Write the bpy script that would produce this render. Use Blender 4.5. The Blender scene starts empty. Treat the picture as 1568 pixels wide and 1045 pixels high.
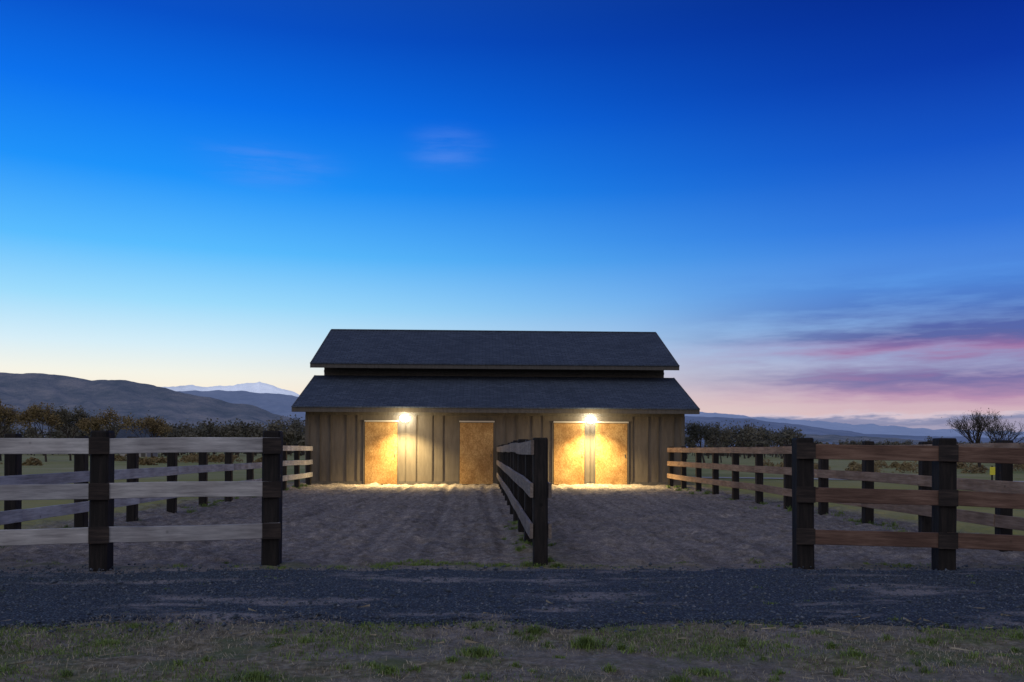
import bpy, math, random
import numpy as np
from mathutils import Vector, Matrix
random.seed(4); rng=np.random.default_rng(4)
S=bpy.context.scene
S.view_settings.view_transform='Standard'; S.view_settings.look='None'; S.view_settings.exposure=0

def lin(c):
    return tuple(((v/255)/12.92 if v/255<=0.04045 else (((v/255)+0.055)/1.055)**2.4) for v in c)+(1,)

# ---------------------------------------------------------------- noise
def hsh(ix,iy,s):
    h=(ix*374761393+iy*668265263+s*1442695041)&0xffffffff
    h=((h^(h>>13))*1274126177)&0xffffffff
    return ((h^(h>>16))&0xffff)/65535.0
def vn(x,y,s=0):
    x=np.asarray(x,float);y=np.asarray(y,float)
    ix=np.floor(x).astype(np.int64);iy=np.floor(y).astype(np.int64)
    fx=x-ix;fy=y-iy;fx=fx*fx*(3-2*fx);fy=fy*fy*(3-2*fy)
    a=hsh(ix,iy,s);b=hsh(ix+1,iy,s);c=hsh(ix,iy+1,s);d=hsh(ix+1,iy+1,s)
    return (a*(1-fx)+b*fx)*(1-fy)+(c*(1-fx)+d*fx)*fy
def fbm(x,y,s=0,o=4):
    t=0;a=.5;n=0
    for i in range(o):
        t=t+a*vn(x*2**i,y*2**i,s+i*17);n+=a;a*=.5
    return t/n
def sst(a,b,x):
    t=np.clip((x-a)/(b-a),0,1);return t*t*(3-2*t)

# ---------------------------------------------------------------- mesh helpers
def np_mesh(name,V,F):
    V=np.asarray(V,np.float32);F=np.asarray(F,np.int32)
    me=bpy.data.meshes.new(name);k=F.shape[1]
    me.vertices.add(len(V));me.vertices.foreach_set('co',V.ravel())
    me.loops.add(F.size);me.loops.foreach_set('vertex_index',F.ravel())
    me.polygons.add(len(F))
    me.polygons.foreach_set('loop_start',np.arange(0,F.size,k,dtype=np.int32))
    me.update(calc_edges=True);me.validate()
    return me
def add(name,me,mat=None,parent=None,loc=(0,0,0),smooth=False):
    o=bpy.data.objects.new(name,me);S.collection.objects.link(o)
    if mat:me.materials.append(mat)
    o.location=loc
    if parent:o.parent=parent
    if smooth and me:
        me.polygons.foreach_set('use_smooth',[True]*len(me.polygons))
    return o
def empty(name,loc=(0,0,0)):
    o=bpy.data.objects.new(name,None);S.collection.objects.link(o);o.location=loc;o.empty_display_size=.3;return o
def box(name,lo,hi,mat,parent=None,bev=0.0):
    lo=Vector(lo);hi=Vector(hi);c=(lo+hi)/2;h=(hi-lo)/2
    V=[(sx*h.x,sy*h.y,sz*h.z) for sx in(-1,1) for sy in(-1,1) for sz in(-1,1)]
    F=[(0,1,3,2),(4,6,7,5),(0,4,5,1),(2,3,7,6),(0,2,6,4),(1,5,7,3)]
    me=bpy.data.meshes.new(name);me.from_pydata(V,[],F);me.update()
    o=add(name,me,mat,parent,c)
    if bev:
        m=o.modifiers.new('b','BEVEL');m.width=bev;m.segments=2
    return o
def grid_faces(nx,ny):
    i=np.arange(nx-1);j=np.arange(ny-1);I,J=np.meshgrid(i,j)
    a=(J*nx+I).ravel();return np.stack([a,a+1,a+nx+1,a+nx],1)
def extrude_x(name,prof,x0,x1,mat,parent):
    n=len(prof);V=[(x0,y,z) for y,z in prof]+[(x1,y,z) for y,z in prof]
    F=[tuple(range(n))[::-1],tuple(range(n,2*n))]
    for i in range(n):
        j=(i+1)%n;F.append((i,j,n+j,n+i))
    me=bpy.data.meshes.new(name);me.from_pydata(V,[],F);me.update()
    import bmesh
    bm=bmesh.new();bm.from_mesh(me);bmesh.ops.recalc_face_normals(bm,faces=bm.faces);bm.to_mesh(me);bm.free()
    return add(name,me,mat,parent)

# ---------------------------------------------------------------- materials
class M:
    def __init__(s,name,rough=.8,spec=.3):
        s.m=bpy.data.materials.new(name);s.m.use_nodes=True;s.n=s.m.node_tree.nodes;s.l=s.m.node_tree.links
        s.b=s.n['Principled BSDF'];s.b.inputs['Roughness'].default_value=rough
        s.b.inputs['Specular IOR Level'].default_value=spec
    def node(s,t,**k):
        n=s.n.new(t)
        for a,v in k.items():setattr(n,a,v)
        return n
    def coord(s,scale=(1,1,1),kind='Object'):
        tc=s.node('ShaderNodeTexCoord');mp=s.node('ShaderNodeMapping');mp.inputs['Scale'].default_value=scale
        s.l.new(tc.outputs[kind],mp.inputs[0]);return mp.outputs[0]
    def geo(s,scale=(1,1,1)):
        g=s.node('ShaderNodeNewGeometry');mp=s.node('ShaderNodeMapping');mp.inputs['Scale'].default_value=scale
        s.l.new(g.outputs['Position'],mp.inputs[0]);return mp.outputs[0]
    def noise(s,vec,scale,detail=3,rough=.6):
        n=s.node('ShaderNodeTexNoise');n.inputs['Scale'].default_value=scale;n.inputs['Detail'].default_value=detail
        n.inputs['Roughness'].default_value=rough;s.l.new(vec,n.inputs['Vector']);return n.outputs['Fac']
    def ramp(s,fac,stops):
        r=s.node('ShaderNodeValToRGB');e=r.color_ramp.elements
        while len(e)>2:e.remove(e[-1])
        for i,(p,c) in enumerate(stops):
            if len(c)==3:c=tuple(c)+(1,)
            if i<2:e[i].position=p;e[i].color=c
            else:
                x=e.new(p);x.color=c
        s.l.new(fac,r.inputs[0]);return r.outputs[0]
    def mix(s,fac,a,b,mode='MIX'):
        n=s.node('ShaderNodeMix',data_type='RGBA',blend_type=mode)
        for i,v in((0,fac),(6,a),(7,b)):
            if isinstance(v,(int,float,tuple)):n.inputs[i].default_value=v if not isinstance(v,tuple) or len(v)==4 else v+(1,)
            else:s.l.new(v,n.inputs[i])
        return n.outputs[2]
    def math(s,op,a,b=0):
        n=s.node('ShaderNodeMath',operation=op)
        for i,v in((0,a),(1,b)):
            if isinstance(v,(int,float)):n.inputs[i].default_value=v
            else:s.l.new(v,n.inputs[i])
        return n.outputs[0]
    def col(s,c):
        if isinstance(c,tuple):s.b.inputs['Base Color'].default_value=c if len(c)==4 else c+(1,)
        else:s.l.new(c,s.b.inputs['Base Color'])
        return s
    def bump(s,h,st=.5,d=.01):
        n=s.node('ShaderNodeBump');n.inputs['Strength'].default_value=st;n.inputs['Distance'].default_value=d
        s.l.new(h,n.inputs['Height']);s.l.new(n.outputs[0],s.b.inputs['Normal']);return s

def wood(name,dark,mid,light,rough=.75):
    m=M(name,rough,.25)
    oi=m.node('ShaderNodeObjectInfo')
    v=m.coord((1.2,14,14));ad=m.node('ShaderNodeVectorMath',operation='ADD');cb=m.node('ShaderNodeCombineXYZ')
    sc=m.math('MULTIPLY',oi.outputs['Random'],37.0);m.l.new(sc,cb.inputs[0]);m.l.new(sc,cb.inputs[1])
    m.l.new(v,ad.inputs[0]);m.l.new(cb.outputs[0],ad.inputs[1])
    g=m.noise(ad.outputs[0],2.2,4,.7)
    c=m.ramp(g,[(.25,dark),(.48,mid),(.72,light)])
    w=m.coord((1,1,1));ad2=m.node('ShaderNodeVectorMath',operation='ADD');m.l.new(w,ad2.inputs[0]);m.l.new(cb.outputs[0],ad2.inputs[1])
    st=m.noise(ad2.outputs[0],1.7,2)
    c=m.mix(m.ramp(st,[(.35,(1,1,1)),(.65,(.0,.0,.0))]),c,m.mix(1.0,c,(.66,.64,.64),'MULTIPLY'))
    vo=m.node('ShaderNodeTexVoronoi');vo.inputs['Scale'].default_value=3.1;vo.inputs['Randomness'].default_value=1
    m.l.new(ad2.outputs[0],vo.inputs['Vector'])
    kn=m.ramp(vo.outputs['Distance'],[(.045,(.8,.8,.8)),(.085,(0,0,0))])
    c=m.mix(kn,c,tuple(x*.5 for x in dark))
    rv=m.ramp(oi.outputs['Random'],[(0,(.74,.74,.76)),(1,(1.0,.98,.95))])
    c=m.mix(1.0,c,rv,'MULTIPLY')
    m.col(c).bump(g,.5,.006);return m.m

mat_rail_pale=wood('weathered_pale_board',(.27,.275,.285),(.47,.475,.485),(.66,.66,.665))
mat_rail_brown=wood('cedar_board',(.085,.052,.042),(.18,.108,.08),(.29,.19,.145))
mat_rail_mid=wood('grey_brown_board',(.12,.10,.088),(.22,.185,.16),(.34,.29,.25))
mat_post=wood('creosote_post',(.006,.0055,.006),(.014,.012,.012),(.035,.028,.025))
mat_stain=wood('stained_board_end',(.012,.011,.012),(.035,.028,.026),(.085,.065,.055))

# siding
m=M('painted_siding',.7,.3)
v=m.geo((6,6,1.0));g=m.noise(v,1.6,4);b=m.noise(m.geo(),.7,2)
c=m.ramp(g,[(.3,(.078,.068,.058)),(.7,(.112,.099,.085))])
z=m.node('ShaderNodeSeparateXYZ');gg=m.node('ShaderNodeNewGeometry');m.l.new(gg.outputs['Position'],z.inputs[0])
zz=m.math('ADD',z.outputs[2],m.math('MULTIPLY',b,.5))
c=m.mix(m.ramp(zz,[(.15,(1,1,1)),(.6,(0,0,0))]),c,(.13,.108,.085))
m.col(c).bump(g,.3,.004);mat_siding=m.m
m=M('batten_paint',.7,.3);m.col(m.ramp(m.noise(m.geo((6,6,1)),1.6),[(.3,(.052,.045,.038)),(.7,(.08,.07,.06))]));mat_batten=m.m
m=M('trim_paint',.6,.3);m.col(m.ramp(m.noise(m.geo((8,8,1)),1.5),[(.3,(.062,.057,.052)),(.7,(.095,.088,.08))]));mat_trim=m.m
m=M('galvanised_track',.45,.5);m.col((.5,.48,.44));m.b.inputs['Metallic'].default_value=.3;mat_metal=m.m
# OSB doors
m=M('osb_door',.65,.25)
v=m.geo((9,9,5));vo=m.node('ShaderNodeTexVoronoi');vo.inputs['Scale'].default_value=4.5;m.l.new(v,vo.inputs['Vector'])
sx=m.node('ShaderNodeSeparateColor');m.l.new(vo.outputs['Color'],sx.inputs[0])
c=m.ramp(sx.outputs[0],[(0,(.29,.175,.065)),(.5,(.37,.235,.095)),(1,(.46,.31,.14))])
n=m.noise(m.geo((1,1,1)),2.2,4);c=m.mix(m.ramp(n,[(.35,(1,1,1)),(.7,(0,0,0))]),c,m.mix(1.0,c,(.62,.54,.48),'MULTIPLY'))
m.col(c).bump(sx.outputs[0],.2,.003);mat_osb=m.m
# shingles
m=M('asphalt_shingles',.9,.15)
tc=m.node('ShaderNodeNewGeometry');sp=m.node('ShaderNodeSeparateXYZ');m.l.new(tc.outputs['Position'],sp.inputs[0])
cb=m.node('ShaderNodeCombineXYZ');m.l.new(sp.outputs[0],cb.inputs[0]);m.l.new(sp.outputs[1],cb.inputs[1])
br=m.node('ShaderNodeTexBrick');br.inputs['Scale'].default_value=1;br.inputs['Brick Width'].default_value=.30;br.inputs['Row Height'].default_value=.165
br.inputs['Mortar Size'].default_value=.010;br.inputs['Color1'].default_value=(.050,.066,.098,1);br.inputs['Color2'].default_value=(.076,.096,.135,1);br.inputs['Mortar'].default_value=(.03,.037,.052,1)
m.l.new(cb.outputs[0],br.inputs['Vector'])
n=m.noise(m.geo(),14,2);n2=m.noise(m.geo(),.5,2)
c=m.mix(1.0,br.outputs[0],m.ramp(n,[(.3,(.75,.75,.75)),(.7,(1.15,1.15,1.15))]),'MULTIPLY')
c=m.mix(1.0,c,m.ramp(n2,[(.3,(.9,.9,.9)),(.7,(1.06,1.06,1.06))]),'MULTIPLY')
m.col(c).bump(m.math('ADD',br.outputs[1],n),.6,-.01);mat_roof=m.m

# ground
m=M('earth_and_pasture',.95,.1)
at=m.node('ShaderNodeVertexColor',layer_name='zone');sp=m.node('ShaderNodeSeparateColor');m.l.new(at.outputs[0],sp.inputs[0])
P=m.geo()
n1=m.noise(P,9,5,.7);n2=m.noise(P,.7,3);n3=m.noise(P,55,2,.7)
dirt=m.ramp(n1,[(.3,(.14,.124,.112)),(.5,(.235,.21,.19)),(.72,(.39,.35,.315))])
dirt=m.mix(1.0,dirt,m.ramp(n2,[(.3,(.74,.74,.76)),(.7,(1.12,1.08,1.04))]),'MULTIPLY')
dirt=m.mix(1.0,dirt,m.ramp(n3,[(.35,(.62,.62,.62)),(.65,(1.25,1.25,1.25))]),'MULTIPLY')
tk=m.noise(m.geo((7,.16,1)),.8,3,.6)
dirt=m.mix(1.0,dirt,m.ramp(tk,[(.35,(.74,.74,.75)),(.6,(1.08,1.08,1.08))]),'MULTIPLY')
gr=m.ramp(m.noise(m.geo((1,1,1)),2.6,4,.7),[(.5,(0,0,0)),(.68,(.45,.45,.45))])
dirt=m.mix(gr,dirt,m.mix(1.0,dirt,(.55,.56,.6),'MULTIPLY'))
n5=m.noise(P,13,4,.7)
turf=m.ramp(n5,[(.3,(.085,.075,.045)),(.5,(.18,.155,.105)),(.7,(.33,.29,.21))])
turf=m.mix(m.ramp(m.noise(P,2.2,4),[(.48,(0,0,0)),(.62,(.7,.7,.7))]),turf,(.09,.12,.045))
past=m.ramp(m.noise(P,.06,5,.65),[(.3,(.17,.19,.06)),(.5,(.27,.26,.10)),(.7,(.36,.31,.17))])
c=m.mix(sp.outputs[1],dirt,turf);c=m.mix(sp.outputs[2],c,past)
m.col(c).bump(m.math('ADD',n1,m.math('MULTIPLY',n3,.4)),.8,.03);mat_ground=m.m
# gravel
m=M('road_gravel',.85,.3)
P=m.geo();vo=m.node('ShaderNodeTexVoronoi');vo.inputs['Scale'].default_value=55;m.l.new(P,vo.inputs['Vector'])
sp=m.node('ShaderNodeSeparateColor');m.l.new(vo.outputs['Color'],sp.inputs[0])
c=m.ramp(sp.outputs[0],[(0,(.023,.032,.046)),(.6,(.058,.076,.104)),(1,(.15,.178,.212))])
c=m.mix(m.ramp(vo.outputs['Distance'],[(.35,(0,0,0)),(.6,(.8,.8,.8))]),c,(.017,.021,.028))
pt=m.noise(m.geo((.55,1.6,1)),1.1,4)
c=m.mix(m.ramp(pt,[(.54,(0,0,0)),(.64,(.8,.8,.8))]),c,m.ramp(m.noise(P,30,3),[(.3,(.15,.135,.13)),(.7,(.36,.325,.315))]))
m.col(c).bump(vo.outputs['Distance'],.9,-.02);mat_gravel=m.m
m=M('pebble_stone',.8,.3);oi=m.geo();m.col(m.ramp(m.noise(oi,23,2),[(.3,(.028,.038,.052)),(.55,(.07,.088,.115)),(.75,(.21,.225,.25))]));mat_peb=m.m
def leafm(name,a,b,sc=3):
    m=M(name,.8,.2);m.col(m.ramp(m.noise(m.geo(),sc,2),[(.3,a),(.7,b)]));return m.m
mat_green=leafm('green_grass',(.08,.13,.03),(.21,.29,.08),6)
mat_dry=leafm('dry_grass',(.19,.165,.11),(.48,.42,.31),9)
mat_bark=leafm('bark',(.03,.024,.02),(.07,.055,.045),8)
mat_fol1=leafm('budding_foliage',(.13,.09,.042),(.25,.19,.085),.9)
mat_fol2=leafm('olive_foliage',(.055,.058,.046),(.14,.125,.085),.15)
mat_fol3=leafm('dark_foliage',(.03,.04,.025),(.085,.09,.05),1.3)

# ---------------------------------------------------------------- ground sheet
xs=np.concatenate([-np.geomspace(7000,9,60),np.linspace(-8.9,8.9,560),np.geomspace(9,7000,60)])
ys=np.concatenate([np.linspace(-300,3.6,12),3.6+np.cumsum(np.full(1,.01)),3.62*np.exp(np.arange(1,760)*.0031)])
ys=np.concatenate([ys,np.geomspace(ys[-1]*1.02,8500,90)])
def hgt(x,y):
    inp=sst(9.6,10.8,y)*(1-sst(36,44,y))
    churn=(fbm(x*3.2,y*3.2,3,4)-.5)*.15+(fbm(x*11,y*11,8,2)-.5)*.045
    fore=1-sst(6.2,6.9,y)
    h=churn*inp
    tr=0
    for c,a in((-1.1,.25),(.2,.2),(2.1,-.3),(3.2,-.25),(-3.4,.5),(-4.6,.5)):
        xc=c+a*np.sin(y*.17+c)+a*(y-12)*.03
        tr=tr-np.exp(-((x-xc)/.11)**2)*.035+np.exp(-((np.abs(x-xc)-.2)/.08)**2)*.018
    h=h+tr*sst(10.5,13,y)*inp
    h=h+.05*sst(33.0,33.8,y)*(1-sst(36,40,y))*fbm(x*1.5,y,9,3)
    h=h+fore*((fbm(x*2.5,y*2.5,5,4)-.5)*.09-.01)
    near=(1-sst(60,120,y))
    return h*near
X,Y=np.meshgrid(xs,ys);Z=hgt(X,Y)
V=np.stack([X.ravel(),Y.ravel(),Z.ravel()],1)
me=np_mesh('ground',V,grid_faces(len(xs),len(ys)))
x=V[:,0];y=V[:,1];nz=fbm(x*1.3,y*1.3,21,4)-.5
foreg=(1-sst(6.3,7.0,y+nz*1.2))*(.45+.55*sst(.42,.56,fbm(x*1.4,y*2.2,91,4)))
wk=np.exp(-((x-.75)/.28)**2)*sst(9.6,10.2,y)*(1-sst(13,17,y))
edge=np.exp(-((y-10.15+nz*.6)/.22)**2)*.75
turfm=np.clip(foreg+wk*.9+edge*sst(.45,.6,nz+.6),0,1)
out=np.maximum(sst(.3,1.5,-6.6-x+nz),sst(.3,1.5,x-7.3+nz))*sst(10,12,y)
past=np.clip(np.maximum(out,sst(50,54,y)),0,1)
ca=me.color_attributes.new('zone','FLOAT_COLOR','POINT')
ca.data.foreach_set('color',np.stack([np.zeros_like(x),turfm,past,np.ones_like(x)],1).astype(np.float32).ravel())
add('ground',me,mat_ground,smooth=True)

# gravel road sheet with ragged edges
rx=np.linspace(-40,40,1600);rt=np.linspace(0,1,60)
y0=6.65+(fbm(rx*1.1,rx*0,31,5)-.5)*.9;y1=9.75+(fbm(rx*1.3,rx*0,44,5)-.5)*.7+.02*rx
RX,RT=np.meshgrid(rx,rt);RY=y0[None,:]*(1-RT)+y1[None,:]*RT
edgef=np.minimum(sst(0,.06,RT),sst(0,.06,1-RT))
RZ=hgt(RX,RY)*(1-edgef)+edgef*(.012+(fbm(RX*6,RY*6,2,3)-.5)*.03)+.004-(1-edgef)*.02+edgef*.01
add('gravel_road',np_mesh('gravel_road',np.stack([RX.ravel(),RY.ravel(),RZ.ravel()],1),grid_faces(1600,60)),mat_gravel,smooth=True)
# loose gravel
N=26000
py=rng.uniform(6.3,10.1,N);px=rng.uniform(-8.5,8.5,N)
keep=(np.abs(px)<py*.72+.6)&((py<9.75+rng.normal(0,.2,N))&(py>6.65+rng.normal(0,.25,N)));px=px[keep];py=py[keep];N=len(px)
r=rng.gamma(3,.0028,N)+.003
oc=np.array([(1,0,0),(0,1,0),(-1,0,0),(0,-1,0),(0,0,.7),(0,0,-.7)])
of=np.array([(0,1,4),(1,2,4),(2,3,4),(3,0,4),(1,0,5),(2,1,5),(3,2,5),(0,3,5)])
jit=rng.uniform(.6,1.35,(N,6,1));ang=rng.uniform(0,6.28,N)
vv=oc[None]*jit*r[:,None,None]
cx=vv[...,0]*np.cos(ang)[:,None]-vv[...,1]*np.sin(ang)[:,None];cy=vv[...,0]*np.sin(ang)[:,None]+vv[...,1]*np.cos(ang)[:,None]
pz=.022+(fbm(px*6,py*6,2,3)-.5)*.03
V=np.stack([cx+px[:,None],cy+py[:,None],vv[...,2]+pz[:,None]+r[:,None]*.3],2).reshape(-1,3)
F=(of[None]+(np.arange(N)*6)[:,None,None]).reshape(-1,3)
add('loose_gravel',np_mesh('loose_gravel',V,F),mat_peb)

# grass blades
def blades(name,px,py,h,w,mat,flat=.35,zoff=-.005):
    N=len(px);a=rng.uniform(0,6.28,N);ln=rng.normal(0,flat,(N,2))
    z=hgt(px,py)+zoff
    z=np.where((py>6.9)&(py<9.5),.015,z)
    dx=np.cos(a)*w;dy=np.sin(a)*w
    b0=np.stack([px-dx,py-dy,z],1);b1=np.stack([px+dx,py+dy,z],1)
    md=np.stack([px+ln[:,0]*h*.4,py+ln[:,1]*h*.4,z+h*.62],1)
    m0=md-np.stack([dx,dy,0*dx],1)*.7;m1=md+np.stack([dx,dy,0*dx],1)*.7
    tp=np.stack([px+ln[:,0]*h*1.3,py+ln[:,1]*h*1.3,z+h*np.clip(1-.4*np.abs(ln).sum(1),.5,1)],1)
    V=np.stack([b0,b1,m0,m1,tp],1).reshape(-1,3);k=(np.arange(N)*5)[:,None]
    F=np.concatenate([np.array([[0,1,3]])+k,np.array([[0,3,2]])+k,np.array([[2,3,4]])+k])
    return add(name,np_mesh(name,V,F),mat)
N=60000;py=rng.uniform(4.2,7.1,N);px=rng.uniform(-5.4,5.4,N)
d=fbm(px*1.6,py*1.6,50,4);k=(d>rng.uniform(.3,.72,N))&(py<6.75+(fbm(px*1.1,px*0,31,5)-.5)*.9+rng.normal(0,.12,N));px=px[k];py=py[k]
blades('dry_grass',px,py,rng.uniform(.012,.05,len(px)),rng.uniform(.0012,.0028,len(px)),mat_dry,.8)
N=80000;py=rng.uniform(4.2,7.0,N);px=rng.uniform(-5.4,5.4,N)
d=fbm(px*1.1,py*1.7,77,4)+.10*(px<-1)*(py<6)
k=(d>rng.uniform(.48,.66,N))&(py<6.8);px=px[k];py=py[k]
gx=[px];gy=[py];gh=[rng.uniform(.015,.05,len(px))]
def tuft(cx,cy,r,n,h):
    a=rng.uniform(0,6.28,n);q=np.abs(rng.normal(0,r*.5,n))
    gx.append(cx+np.cos(a)*q);gy.append(cy+np.sin(a)*q*.8);gh.append(rng.uniform(.3,1,n)*h*np.exp(-(q/r)**2*.6))
for cx,cy,r,n,h in [(-.02,5.75,.16,500,.11),(.72,6.05,.15,500,.12),(.40,6.5,.12,300,.09),(-1.3,5.15,.2,400,.08),(1.35,5.3,.2,350,.07),(-2.6,6.2,.25,300,.06),
    (2.4,5.6,.2,300,.06),(1.15,5.1,.12,250,.08),(-.55,5.3,.15,250,.07),(3.2,6.2,.2,250,.06),(-2.9,5.3,.3,500,.06),(-2.2,5.0,.3,500,.06)]:
    tuft(cx,cy,r,n,h)
for i in range(150):
    tuft(rng.uniform(-4.8,4.8),rng.uniform(4.3,6.8),rng.uniform(.04,.13),int(rng.integers(30,120)),rng.uniform(.03,.08))
for i in range(60):
    tuft(rng.uniform(-6.5,6.5),rng.uniform(6.9,9.6),rng.uniform(.05,.18),int(rng.integers(8,45)),rng.uniform(.02,.05))
for i in range(60):
    tuft(rng.uniform(-6.5,7.5),rng.normal(10.15,.14),rng.uniform(.05,.25),int(rng.integers(20,90)),rng.uniform(.03,.07))
for i in range(50):
    tuft(.68+rng.normal(0,.14),rng.uniform(10,16),rng.uniform(.06,.14),80,rng.uniform(.05,.11))
for i in range(22):
    tuft(rng.uniform(-1.3,.3),rng.normal(10.3,.12),.16,90,.06)
for fx in (-6.5,7.1):
    for i in range(60):
        tuft(fx+rng.normal(0,.2),rng.uniform(10,33),rng.uniform(.1,.25),80,rng.uniform(.06,.16))
gx=np.concatenate(gx);gy=np.concatenate(gy);gh=np.concatenate(gh)
blades('grass_tufts',gx,gy,gh,rng.uniform(.0015,.003,len(gx))*(1+gy*.04),mat_green,.45)
N=160;sx_=rng.uniform(-4.8,4.8,N);sy=rng.uniform(4.4,7.6,N);a=rng.uniform(0,3.14,N);L=rng.uniform(.02,.09,N);z=hgt(sx_,sy)+.022
ex=np.cos(a)*L;ey=np.sin(a)*L;w=.0011
V=np.stack([np.stack([sx_-ex,sy-ey,z],1),np.stack([sx_+ex,sy+ey,z+rng.uniform(-.01,.03,N)],1),np.stack([sx_+ex,sy+ey+w*2,z+.004],1),np.stack([sx_-ex,sy-ey+w*2,z+.004],1)],1).reshape(-1,3)
add('straw',np_mesh('straw',V,np.arange(N*4).reshape(N,4)),mat_dry)

# ---------------------------------------------------------------- fences
def post(parent,x,y,top,w=.19,i=0):
    V=[];hs=[-.3,0,.3,.7,1.1,top-.02,top]
    for k,zz in enumerate(hs):
        s=w/2*(1 if k<6 else .9);ch=s*.22
        for (a,b) in [(-s,-s+ch),(-s+ch,-s),(s-ch,-s),(s,-s+ch),(s,s-ch),(s-ch,s),(-s+ch,s),(-s,s-ch)]:
            V.append((zz,a+random.uniform(-.002,.002),b+random.uniform(-.002,.002)))
    F=[]
    for k in range(6):
        for j in range(8):
            jj=(j+1)%8;F.append((k*8+j,k*8+jj,(k+1)*8+jj,(k+1)*8+j))
    F.append(tuple(range(48,56)));F.append(tuple(range(7,-1,-1)))
    me=bpy.data.meshes.new('post');me.from_pydata(V,[],F);me.update()
    o=add('post_%d'%i,me,mat_post,parent,(x,y,0))
    o.rotation_euler=(random.uniform(-.008,.008),-math.pi/2+random.uniform(-.01,.01),0)
    return o
def rail(parent,p0,p1,h,t,mat,name,warp=1):
    p0=Vector(p0);p1=Vector(p1);L=(p1-p0).length;n=10
    V=[];b=min(.005,t*.3);s1=random.uniform(-.012,.012)*warp;ph=random.uniform(0,6)
    for k in range(n+1):
        u=k/n;x=(u-.5)*L;dy=math.sin(u*3.14+ph)*.004*warp;dz=s1*math.sin(u*3.14)+random.uniform(-.0015,.0015)*warp
        for (a,c) in [(-t/2,-h/2+b),(-t/2+b,-h/2),(t/2-b,-h/2),(t/2,-h/2+b),(t/2,h/2-b),(t/2-b,h/2),(-t/2+b,h/2),(-t/2,h/2-b)]:
            V.append((x,a+dy,c+dz))
    F=[]
    for k in range(n):
        for j in range(8):
            jj=(j+1)%8;F.append((k*8+j,(k+1)*8+j,(k+1)*8+jj,k*8+jj))
    F.append(tuple(range(0,8)));F.append(tuple(range(n*8+7,n*8-1,-1)))
    me=bpy.data.meshes.new(name);me.from_pydata(V,[],F);me.update()
    o=add(name,me,mat,parent,(p0+p1)/2)
    d=(p1-p0).normalized();yaw=math.atan2(d.y,d.x);pit=-math.asin(d.z)
    o.rotation_euler=(0,pit,yaw);return o
RZC=[1.372,.877,.405];RH=.172
def fence_line(par,pts,side,mat,tops,off=.112,span=2,stains=False,zo=None,rz=RZC,ext=.09,pw=.19,i0=0):
    for i,(x,y) in enumerate(pts):
        post(par,x,y,tops[i] if isinstance(tops,list) else tops+random.uniform(-.03,.03),pw,i+i0)
    sx,sy=side
    for r,z in enumerate(rz):
        i=0 if span==1 else -(r%2)
        while i<len(pts)-1:
            a=max(i,0);b=min(i+span,len(pts)-1)
            za=z+(zo[a] if zo else 0)+random.uniform(-.008,.008);zb=z+(zo[b] if zo else 0)+random.uniform(-.008,.008)
            A=Vector((pts[a][0]+sx*off,pts[a][1]+sy*off,za));B=Vector((pts[b][0]+sx*off,pts[b][1]+sy*off,zb))
            d=(B-A).normalized()
            if a==0:A-=d*ext
            if b==len(pts)-1:B+=d*ext
            else:B-=d*.004
            rail(par,A,B,RH+random.uniform(-.006,.004),.038,mat,'rail_%d_%d'%(r,a+i0));i+=span
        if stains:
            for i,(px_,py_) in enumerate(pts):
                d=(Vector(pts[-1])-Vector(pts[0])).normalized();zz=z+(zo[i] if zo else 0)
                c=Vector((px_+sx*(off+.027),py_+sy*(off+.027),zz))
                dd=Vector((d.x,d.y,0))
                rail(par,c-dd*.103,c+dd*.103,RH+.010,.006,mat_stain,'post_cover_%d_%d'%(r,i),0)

fl=empty('wooden_fence')
L=[(-6.47,9.30),(-5.93,9.42),(-4.17,9.82),(-2.41,10.22)]
dv=Vector((1.76,.40)).normalized();sd=(dv.y,-dv.x)
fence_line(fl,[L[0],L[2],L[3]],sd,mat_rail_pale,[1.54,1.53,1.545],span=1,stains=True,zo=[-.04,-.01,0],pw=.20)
ysl=[33.2-2.08*i for i in range(0,12)]
fence_line(fl,[(-6.47,y) for y in ysl],(1,0),mat_rail_pale,1.53,span=2,i0=10,pw=.17)
fr=empty('wooden_fence')
R=[(3.68,9.97),(5.17,9.70),(7.10,9.42)]
dv=Vector((3.42,-.55)).normalized();sd=(dv.y,-dv.x)
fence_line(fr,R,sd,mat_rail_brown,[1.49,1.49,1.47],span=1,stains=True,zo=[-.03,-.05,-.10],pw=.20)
ysr=[33.0-2.12*i for i in range(0,12)]
mat_rail_tan=wood('tan_board',(.19,.12,.075),(.34,.225,.15),(.48,.35,.25))
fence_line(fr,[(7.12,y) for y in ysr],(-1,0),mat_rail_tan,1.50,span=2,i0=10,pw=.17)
fc=empty('wooden_fence')
ysc=[10.26+2.13*i for i in range(0,12)]
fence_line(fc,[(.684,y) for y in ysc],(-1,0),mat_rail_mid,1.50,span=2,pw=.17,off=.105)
for r,z in enumerate(RZC[1:]):
    for i in range(0,10,2):
        rail(fc,(.79,ysc[i]-.05*(i==0),z-.01),(.79,ysc[i+2]-.004,z-.01),RH,.038,mat_rail_mid,'outer_rail_%d_%d'%(r,i))

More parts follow.
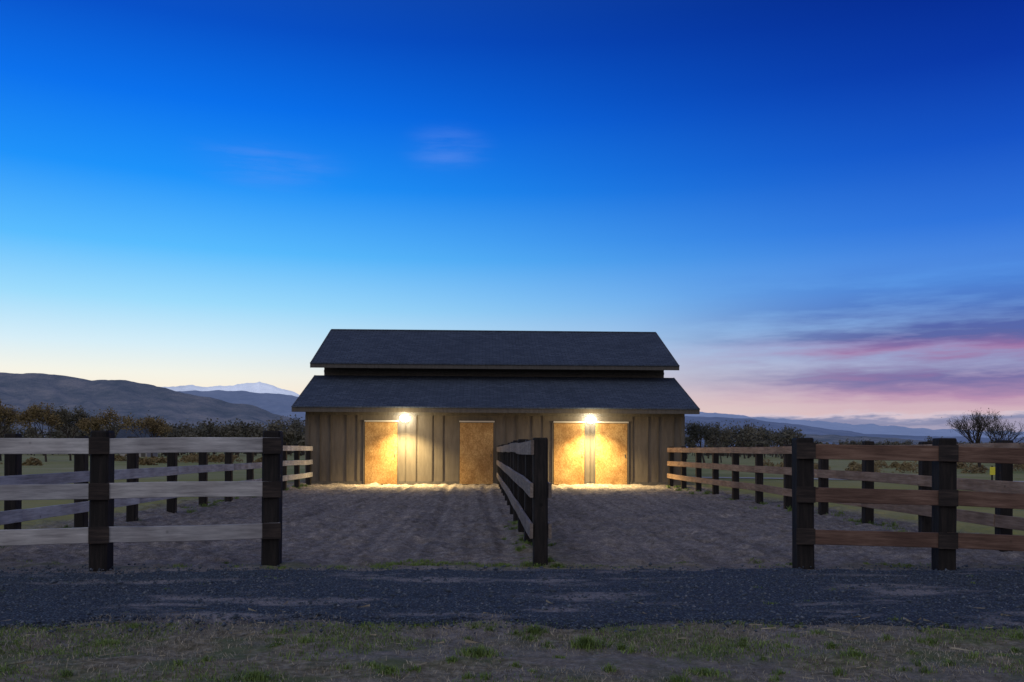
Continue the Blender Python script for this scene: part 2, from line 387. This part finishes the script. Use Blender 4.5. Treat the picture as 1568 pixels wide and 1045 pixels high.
# ---------------------------------------------------------------- barn
barn=empty('horse_barn',(0,0,0))
XL,XR=-6.73,7.83;EL,ER=-7.10,8.24;Y0=33.9;YC=41.75
def mir(p):return [(2*YC-y,z) for y,z in p]
fp=[(33.9,-.1),(33.9,2.90),(37.8,4.25),(37.8,5.02),(41.75,6.70)]
extrude_x('walls',fp+[(2*YC-y,z) for y,z in fp[:-1]][::-1],XL,XR,mat_siding,barn)
lo=[(33.3,2.95),(37.79,4.50),(37.79,4.36),(33.3,2.81)]
up=[(36.8,4.93),(YC,6.98),(YC,6.83),(36.8,4.79)]
for nm,p in(('lower_roof',lo),('upper_roof',up)):
    extrude_x(nm+'_front',p,EL,ER,mat_roof,barn);extrude_x(nm+'_back',mir(p),EL,ER,mat_roof,barn)
for (p,nm) in ((lo,'lower'),(up,'upper')):
    y,z=p[0]
    box(nm+'_fascia',(EL-.02,y-.035,z-.20),(ER+.02,y-.003,z-.004),mat_trim,barn)
    box(nm+'_gutter_edge',(EL-.03,y-.075,z-.035),(ER+.03,y-.037,z+.012),mat_roof,barn)
    for sx,xx in((-1,EL),(1,ER)):
        q=[(p[0][0],p[0][1]+.01),(p[1][0],p[1][1]+.01),(p[1][0],p[1][1]-.2),(p[0][0],p[0][1]-.2)]
        a=xx-.035 if sx<0 else xx+.003
        extrude_x(nm+'_rake',q,a,a+.032,mat_trim,barn)
        extrude_x(nm+'_rake_back',mir(q),a,a+.032,mat_trim,barn)
box('ridge_cap',(EL,YC-.13,6.93),(ER,YC+.13,7.0),mat_roof,barn,.02)
extrude_x('soffit',[(33.30,2.77),(33.9,2.84),(33.9,2.80),(33.30,2.745)],EL,ER,mat_trim,barn)
box('clerestory_band',(XL,37.74,4.62),(XR,37.797,4.72),mat_trim,barn)
box('frieze_board',(XL,33.865,2.66),(XR,33.897,2.80),mat_trim,barn)
box('skirt_board',(XL,33.872,-.02),(XR,33.897,.14),mat_trim,barn)
for xx,nm in((XL,'corner_l'),(XR-.12,'corner_r')):
    box(nm,(xx-.01,33.862,-.02),(xx+.13,33.896,2.66),mat_trim,barn,.004)
doors=[(-4.47,-3.24),(-.85,.43),(2.76,3.94),(4.37,5.60)]
x=XL+.55;i=0
while x<XR-.2:
    if not any(a-.14<x<b+.14 for a,b in doors):
        box('batten_%d'%i,(x-.022,33.862,.14),(x+.022,33.8985,2.66),mat_batten,barn,.004)
        i+=1
    x+=.405 if i%2 else .61
for i,(a,b) in enumerate(doors):
    mid=2.44
    box('door_%d'%i,(a,33.835,.03),(b,33.872,mid-.05),mat_osb,barn,.005)
    box('door_jamb_l_%d'%i,(a-.065,33.845,0),(a-.012,33.895,mid+.02),mat_trim,barn,.004)
    box('door_jamb_r_%d'%i,(b+.012,33.845,0),(b+.065,33.895,mid+.02),mat_trim,barn,.004)
    box('door_track_%d'%i,(a-.02,33.80,mid-.03),(b+.05,33.86,mid+.025),mat_metal,barn,.006)
    box('door_latch_%d'%i,(b-.10,33.815,1.08),(b-.07,33.834,1.2),mat_trim,barn,.004)
# wall lamps
m=M('lamp_glow',.4);m.col((1,.9,.7));m.b.inputs['Emission Color'].default_value=(1,.92,.70,1);m.b.inputs['Emission Strength'].default_value=70;mat_glow=m.m
for i,lx in enumerate((-2.94,4.17)):
    lp=empty('wall_lamp');
    box('back_plate',(lx-.12,33.84,2.40),(lx+.12,33.896,2.64),mat_metal,lp,.01)
    bpy.ops.mesh.primitive_uv_sphere_add(segments=24,ring_count=14,radius=.125,location=(lx,33.69,2.545))
    o=bpy.context.object;o.name='globe';o.scale=(1.55,1,.95);o.data.materials.append(mat_glow);o.parent=lp
    for f in o.data.polygons:f.use_smooth=True
    ld=bpy.data.lights.new('bulb','POINT');ld.energy=105;ld.color=(1,.74,.37);ld.shadow_soft_size=.05
    b=bpy.data.objects.new('bulb',ld);S.collection.objects.link(b);b.location=(lx,33.0,2.35);b.parent=lp
    ld=bpy.data.lights.new('flood','SPOT');ld.energy=2700;ld.color=(1,.72,.31);ld.spot_size=math.radians(136);ld.spot_blend=1;ld.shadow_soft_size=.06
    b=bpy.data.objects.new('flood',ld);S.collection.objects.link(b);b.location=(lx,33.20,2.45);b.rotation_euler=(math.radians(-10),0,0);b.parent=lp

# ---------------------------------------------------------------- trees
def branchmesh(segs):
    V=[];F=[]
    for a,b,r0,r1 in segs:
        d=(b-a);
        if d.length<1e-4:continue
        q=d.to_track_quat('Z','Y');k=len(V)
        for p,r in((a,r0),(b,r1)):
            for j in range(5):
                t=j*math.tau/5;V.append(tuple(p+q@Vector((math.cos(t)*r,math.sin(t)*r,0))))
        for j in range(5):
            F.append((k+j,k+(j+1)%5,k+5+(j+1)%5,k+5+j))
    return V,F
def gen_tree(base,H,W,nleaf,lsize,seed,depth=5,spread=.035):
    R=random.Random(seed);segs=[];tips=[]
    def grow(p,d,l,r,k):
        q=p+d*l;segs.append((p,q,r,r*.68));
        if k<=2:tips.append(q)
        if k<=0:return
        for i in range(R.choice((2,3,3))):
            nd=(d+Vector((R.uniform(-1,1)*W,R.uniform(-1,1)*W,R.uniform(-.15,.55)))*.75).normalized()
            grow(q,nd,l*R.uniform(.62,.86),r*.62,k-1)
    for s in range(R.choice((1,2,3))):
        grow(Vector(base)+Vector((R.uniform(-.2,.2),R.uniform(-.2,.2),-.1)),Vector((R.uniform(-.25,.25),R.uniform(-.25,.25),1)).normalized(),H*.27,H*.018,depth)
    V,F=branchmesh(segs)
    LV=[]
    for i in range(nleaf):
        t=R.choice(tips);c=t+Vector((R.gauss(0,1),R.gauss(0,1),R.gauss(0,1)))*H*spread
        u=Vector((R.gauss(0,1),R.gauss(0,1),R.gauss(0,1))).normalized()*lsize*R.uniform(.5,1.3);w=u.orthogonal().normalized()*u.length*.6
        LV+= [tuple(c-u),tuple(c+w),tuple(c+u),tuple(c-w)]
    return V,F,LV
def tree(name,base,H,W,mat,nleaf,lsize,seed,depth=5):
    V,F,LV=gen_tree(base,H,W,nleaf,lsize,seed,depth)
    e=empty(name)
    me=bpy.data.meshes.new('trunk_and_limbs');me.from_pydata(V,[],F);me.update();add('trunk_and_limbs',me,mat_bark,e)
    add('foliage',np_mesh('foliage',LV,np.arange(len(LV)).reshape(-1,4)),mat,e)
tree('deciduous_tree',(-47.5,88,0),6.8,.9,mat_fol1,3200,.10,1)
tree('deciduous_tree',(-43.5,90,0),6.3,1.0,mat_fol1,3000,.10,2)
tree('deciduous_tree',(-39.5,92,0),5.6,1.0,mat_fol1,2600,.10,3)
tree('deciduous_tree',(-51.0,95,0),6.8,1.0,mat_fol1,3000,.10,9)
tree('deciduous_tree',(-36.0,98,0),5.2,1.0,mat_fol1,2400,.10,12)
tree('deciduous_tree',(-45.5,99,0),6.6,1.0,mat_fol2,2800,.11,14)
tree('deciduous_tree',(34.6,60,0),4.6,1.0,mat_fol3,800,.045,5,6)
tree('deciduous_tree',(37.2,62,0),4.2,1.0,mat_fol3,700,.045,6,6)
tree('deciduous_tree',(25.3,100,0),5.6,.9,mat_fol2,2200,.10,7)
tree('deciduous_tree',(28.5,104,0),4.8,.9,mat_fol2,1900,.10,8)
AV=[];AF=[];LV=[]
R=random.Random(11)
for i in range(520):
    Yd=R.uniform(150,260);X_=R.uniform(-.64,.68)*Yd
    if -.17<X_/Yd<.2:continue
    H=R.choice((4.5,5.5,6.5,7.5,9.0,10.0))*R.uniform(.8,1.15)*(Yd/215)
    if X_/Yd>.36:H*=.55
    v,f,l=gen_tree((X_,Yd,0),H,1.0,280,.30*(.7 if H<4 else 1),i+100,3,.06)
    k=len(AV);AV+=v;AF+=[tuple(a+k for a in q) for q in f];LV+=l
e=empty('distant_trees')
me=bpy.data.meshes.new('limbs');me.from_pydata(AV,[],AF);me.update();add('limbs',me,mat_bark,e)
add('foliage',np_mesh('foliage',LV,np.arange(len(LV)).reshape(-1,4)),mat_fol2,e)
def shrubs(name,n,fy,fx,hh,mat,ls,seed):
    R=random.Random(seed);LV=[]
    for i in range(n):
        Yd=fy(R);X_=fx(R)*Yd;H=hh*R.uniform(.6,1.3);Wd=H*R.uniform(1,2.2)
        for j in range(220):
            a=R.uniform(0,6.28);q=math.sqrt(R.random());zz=R.random()
            c=Vector((X_+math.cos(a)*q*Wd*(1-zz*.6),Yd+math.sin(a)*q*Wd*.6,zz*H*(1-q*.4)))
            u=Vector((R.gauss(0,1),R.gauss(0,1),R.gauss(0,1))).normalized()*ls*R.uniform(.5,1.3);w=u.orthogonal().normalized()*u.length*.6
            LV+=[tuple(c-u),tuple(c+w),tuple(c+u),tuple(c-w)]
    add(name,np_mesh(name,LV,np.arange(len(LV)).reshape(-1,4)),mat)
shrubs('shrubs',90,lambda R:R.uniform(260,330),lambda R:R.uniform(-.62,.66),3.4,mat_fol2,.5,3)
shrubs('shrubs',30,lambda R:R.uniform(55,80),lambda R:R.uniform(.32,.64),.75,mat_fol1,.11,5)
shrubs('shrubs',22,lambda R:R.uniform(70,100),lambda R:R.uniform(-.58,-.24),.9,mat_fol1,.12,6)

# pale lane beyond right fence
m=M('pale_gravel',.9,.1);m.col(m.ramp(m.noise(m.geo(),5,3),[(.3,(.34,.33,.32)),(.7,(.5,.48,.46))]));mat_lane=m.m
V=[];n=60
for i in range(n):
    X_=8.6+i*1.2;yc=45-.38*(X_-8.6);V+=[(X_,yc-.9-.1*math.sin(i),.03),(X_,yc+.9,.03)]
me=bpy.data.meshes.new('gravel_lane');me.from_pydata(V,[],[(2*i,2*i+2,2*i+3,2*i+1) for i in range(n-1)]);me.update();add('gravel_lane',me,mat_lane)
# marker sign
sg=empty('marker_sign');m=M('yellow_sign_paint',.5);m.col((.65,.6,.05));
box('sign_post',(22.38,37.98,0),(22.43,38.03,.75),mat_post,sg);box('sign_plate',(22.28,37.96,.35),(22.53,37.975,.70),m.m,sg,.01)
# distant farmhouse
fh=empty('farmhouse');m=M('house_wall',.8);m.col((.30,.29,.28));hw=m.m
box('walls',(-60,148,0),(-55.5,153,3),hw,fh)
o=extrude_x('roof',[(147.4,2.9),(150.5,5.2),(153.6,2.9)],-60.5,-55,mat_roof,fh)
for k,xw in enumerate((-59.3,-57.7)):
    box('window_%d'%k,(xw,147.95,1),(xw+.9,147.99,2.2),mat_post,fh)
box('door',(-56.4,147.95,0),(-55.7,147.99,2.1),mat_trim,fh)

# ---------------------------------------------------------------- hills
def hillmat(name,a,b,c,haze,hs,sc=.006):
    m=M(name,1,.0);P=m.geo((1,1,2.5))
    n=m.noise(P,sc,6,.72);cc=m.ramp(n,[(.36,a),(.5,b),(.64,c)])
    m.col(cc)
    m.b.inputs['Emission Color'].default_value=haze;m.b.inputs['Emission Strength'].default_value=hs  # blue air haze put into the hill colours and a faint glow
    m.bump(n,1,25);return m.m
def hill(name,pts,ya,yb,yc,mat,seed,rough=.12,jag=0):
    p=np.array(pts,float);xs=np.linspace(p[0,0],p[-1,0],420);ys=np.concatenate([np.linspace(ya,yb,90),np.linspace(yb,yc,12)[1:]])
    X,Y=np.meshgrid(xs,ys);sc=(yb-ya)
    X2=X*(Y/yb)
    pr=np.interp(X,p[:,0],p[:,1])+jag*(fbm(X/sc*26,X*0,seed+8,4)-.5)
    t=np.clip((Y-ya)/(yb-ya),0,1);s=t**1.15
    t2=1-np.clip((Y-yb)/(yc-yb),0,1)
    rid=np.abs(fbm(X/sc*9+Y/sc*2,Y/sc*3,seed,5)-.5)*2
    fall=np.sin(t*math.pi)**.7
    Z=pr*(s*(1-rough*2.2*fall*(1-rid)))*t2+ (fbm(X/sc*50,Y/sc*50,seed+3,4)-.5)*pr*.03*(.3+fall)
    add(name,np_mesh(name,np.stack([X2.ravel(),Y.ravel(),Z.ravel()-1.5],1),grid_faces(420,len(ys))),mat,smooth=True)
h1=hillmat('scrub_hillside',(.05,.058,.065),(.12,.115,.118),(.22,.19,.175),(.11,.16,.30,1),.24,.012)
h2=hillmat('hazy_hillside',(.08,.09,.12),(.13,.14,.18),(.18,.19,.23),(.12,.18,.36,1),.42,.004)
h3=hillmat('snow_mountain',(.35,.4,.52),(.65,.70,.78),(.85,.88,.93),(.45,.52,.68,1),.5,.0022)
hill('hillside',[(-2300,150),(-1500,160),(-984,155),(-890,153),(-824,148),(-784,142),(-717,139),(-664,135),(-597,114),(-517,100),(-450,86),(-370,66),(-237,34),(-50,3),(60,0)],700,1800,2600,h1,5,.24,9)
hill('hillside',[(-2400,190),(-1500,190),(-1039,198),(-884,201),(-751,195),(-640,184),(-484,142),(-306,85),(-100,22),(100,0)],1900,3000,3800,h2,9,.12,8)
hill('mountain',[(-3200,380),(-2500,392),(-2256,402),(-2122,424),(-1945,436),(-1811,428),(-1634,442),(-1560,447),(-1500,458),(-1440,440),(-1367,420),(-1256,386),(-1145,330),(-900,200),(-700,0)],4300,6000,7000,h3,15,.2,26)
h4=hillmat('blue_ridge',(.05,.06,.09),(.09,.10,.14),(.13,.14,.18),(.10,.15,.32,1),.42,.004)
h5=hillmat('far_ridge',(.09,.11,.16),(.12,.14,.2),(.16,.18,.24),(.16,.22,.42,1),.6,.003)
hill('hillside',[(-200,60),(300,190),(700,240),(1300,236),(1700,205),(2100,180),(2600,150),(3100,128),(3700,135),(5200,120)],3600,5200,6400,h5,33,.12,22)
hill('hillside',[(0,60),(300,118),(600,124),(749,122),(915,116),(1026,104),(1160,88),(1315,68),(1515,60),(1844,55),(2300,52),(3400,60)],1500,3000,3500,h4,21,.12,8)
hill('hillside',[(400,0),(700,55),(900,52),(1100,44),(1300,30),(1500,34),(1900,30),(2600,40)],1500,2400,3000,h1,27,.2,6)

# ---------------------------------------------------------------- world
w=bpy.data.worlds.new('World');S.world=w;w.use_nodes=True;nt=w.node_tree;nt.nodes.clear();l=nt.links
class W_(M):
    def __init__(s):s.n=nt.nodes;s.l=nt.links
q=W_()
tc=q.node('ShaderNodeTexCoord');D=tc.outputs['Generated'];sp=q.node('ShaderNodeSeparateXYZ');l.new(D,sp.inputs[0])
X_,Y_,Z_=sp.outputs
LS=[(0,(255,232,200)),(.055,(254,238,214)),(.08,(243,243,232)),(.11,(212,237,248)),(.155,(156,219,252)),(.21,(88,188,254)),(.28,(24,146,250)),(.35,(0,112,236)),(.42,(0,80,200)),(.52,(20,68,158)),(.7,(78,98,150)),(1,(115,120,148))]
RS=[(0,(205,184,188)),(.03,(214,186,190)),(.055,(200,174,190)),(.085,(162,162,200)),(.125,(124,160,216)),(.17,(84,144,226)),(.23,(44,112,218)),(.30,(18,80,196)),(.37,(6,52,164)),(.44,(2,36,136)),(.55,(16,44,116)),(.7,(70,86,134)),(1,(112,116,144))]
def mk(st):return q.ramp(Z_,[(p,lin(c)) for p,c in st])
mr=q.node('ShaderNodeMapRange',interpolation_type='SMOOTHSTEP');mr.inputs[1].default_value=-.36;mr.inputs[2].default_value=.58;l.new(X_,mr.inputs[0])
sky=q.mix(mr.outputs[0],mk(LS),mk(RS))
def maskr(val,a,b,c,d):
    return q.ramp(val,[(a,(0,0,0)),(b,(1,1,1)),(c,(1,1,1)),(d,(0,0,0))])
mp=q.node('ShaderNodeMapping');mp.inputs['Scale'].default_value=(2.2,2.2,18);mp.inputs['Rotation'].default_value=(0,math.radians(-4),0);l.new(D,mp.inputs[0])
cn=q.noise(mp.outputs[0],1.5,6,.6)
cl=q.ramp(cn,[(.37,(0,0,0)),(.56,(1,1,1))])
xm=q.node('ShaderNodeMapRange',interpolation_type='SMOOTHSTEP');xm.inputs[1].default_value=.14;xm.inputs[2].default_value=.44;l.new(X_,xm.inputs[0])
zm=maskr(Z_,.025,.055,.13,.20)
f=q.math('MULTIPLY',cl,q.math('MULTIPLY',xm.outputs[0],zm))
cz=q.math('ADD',Z_,q.math('MULTIPLY',q.math('SUBTRACT',cn,.5),.09))
ccol=q.ramp(cz,[(.035,lin((216,172,186))),(.062,lin((176,134,172))),(.082,lin((106,100,158))),(.105,lin((168,104,152))),(.125,lin((84,88,154))),(.155,lin((54,90,176))),(.2,lin((44,98,200)))])
sky=q.mix(q.math('MULTIPLY',f,.86),sky,ccol)
# layered low cloud bank at the right, blue-grey with paler tops
mp2=q.node('ShaderNodeMapping');mp2.inputs['Scale'].default_value=(6,6,34);mp2.inputs['Location'].default_value=(3,1,2);l.new(D,mp2.inputs[0])
bn=q.noise(mp2.outputs[0],1.8,5,.62)
xb=q.node('ShaderNodeMapRange',interpolation_type='SMOOTHSTEP');xb.inputs[1].default_value=.17;xb.inputs[2].default_value=.24;l.new(X_,xb.inputs[0])
zt=q.math('ADD',Z_,q.math('MULTIPLY',q.math('SUBTRACT',bn,.5),.036))
fb=q.math('MULTIPLY',maskr(zt,.0,.002,.039,.0415),xb.outputs[0])
bcol=q.ramp(zt,[(.0,lin((150,152,182))),(.018,lin((128,138,174))),(.026,lin((168,162,188))),(.03,lin((108,122,162))),(.035,lin((124,136,174))),(.039,lin((212,196,208)))])
sky=q.mix(q.math('MULTIPLY',fb,.85),sky,bcol)
wn=q.ramp(q.noise(mp.outputs[0],3.2,5,.6),[(.45,(0,0,0)),(.75,(1,1,1))])
def blob(v,s):
    vm=q.node('ShaderNodeVectorMath',operation='SUBTRACT');l.new(D,vm.inputs[0]);vm.inputs[1].default_value=v
    v2=q.node('ShaderNodeVectorMath',operation='MULTIPLY');l.new(vm.outputs[0],v2.inputs[0]);v2.inputs[1].default_value=s
    v3=q.node('ShaderNodeVectorMath',operation='LENGTH');l.new(v2.outputs[0],v3.inputs[0])
    r=q.node('ShaderNodeMapRange',interpolation_type='SMOOTHERSTEP');r.inputs[1].default_value=1;r.inputs[2].default_value=0;l.new(v3.outputs['Value'],r.inputs[0]);return r.outputs[0]
bl=q.math('MAXIMUM',blob((-.225,.922,.298),(9,4,28)),blob((-.037,.945,.322),(15,4,30)))
sky=q.mix(q.math('MULTIPLY',q.math('MULTIPLY',bl,q.math('ADD',wn,.15)),.36),sky,lin((110,150,238)))
ym=q.node('ShaderNodeMapRange',interpolation_type='SMOOTHSTEP');ym.inputs[1].default_value=.40;ym.inputs[2].default_value=-.45;l.new(Y_,ym.inputs[0])
bk=q.ramp(Z_,[(0,lin((190,184,190))),(.2,lin((200,194,204))),(.6,lin((158,166,190))),(1,lin((120,128,154)))])
sky=q.mix(ym.outputs[0],sky,bk)
gd=q.ramp(Z_,[(0,(0,0,0)),(.002,(1,1,1))])
sky=q.mix(gd,lin((60,58,60)),sky)
ns=q.node('ShaderNodeTexSky',sky_type='NISHITA');ns.sun_disc=False;ns.sun_elevation=math.radians(0.5);ns.sun_rotation=math.radians(-40)
sc=q.mix(1.0,ns.outputs[0],(.003,.003,.003),'MULTIPLY')
sky=q.mix(1.0,sky,sc,'ADD')
bg=q.node('ShaderNodeBackground');bg.inputs[1].default_value=1;l.new(sky,bg.inputs[0])
o=q.node('ShaderNodeOutputWorld');l.new(bg.outputs[0],o.inputs[0])

# very weak, very soft fill lamp added from behind-left, standing in for twilight
sl=bpy.data.lights.new('twilight_fill','SUN');sl.energy=.26;sl.angle=math.radians(35);sl.color=(1,.97,.95)
so=bpy.data.objects.new('twilight_fill',sl);S.collection.objects.link(so);so.rotation_euler=Vector((.45,.8,-.75)).to_track_quat('-Z','Y').to_euler()

# ---------------------------------------------------------------- camera
cd=bpy.data.cameras.new('camera');cam=bpy.data.objects.new('camera',cd);S.collection.objects.link(cam)
cd.lens=31.0;cd.sensor_width=36;cd.clip_end=20000;cd.clip_start=.1;cd.shift_y=.107
cam.location=(0,0,1.33)
cam.rotation_mode='QUATERNION'
Rm=Matrix.Rotation(math.radians(-1.95),4,'Z')@Matrix.Rotation(math.radians(90),4,'X')@Matrix.Rotation(math.radians(.25),4,'Z')
cam.rotation_quaternion=Rm.to_quaternion()
S.camera=cam
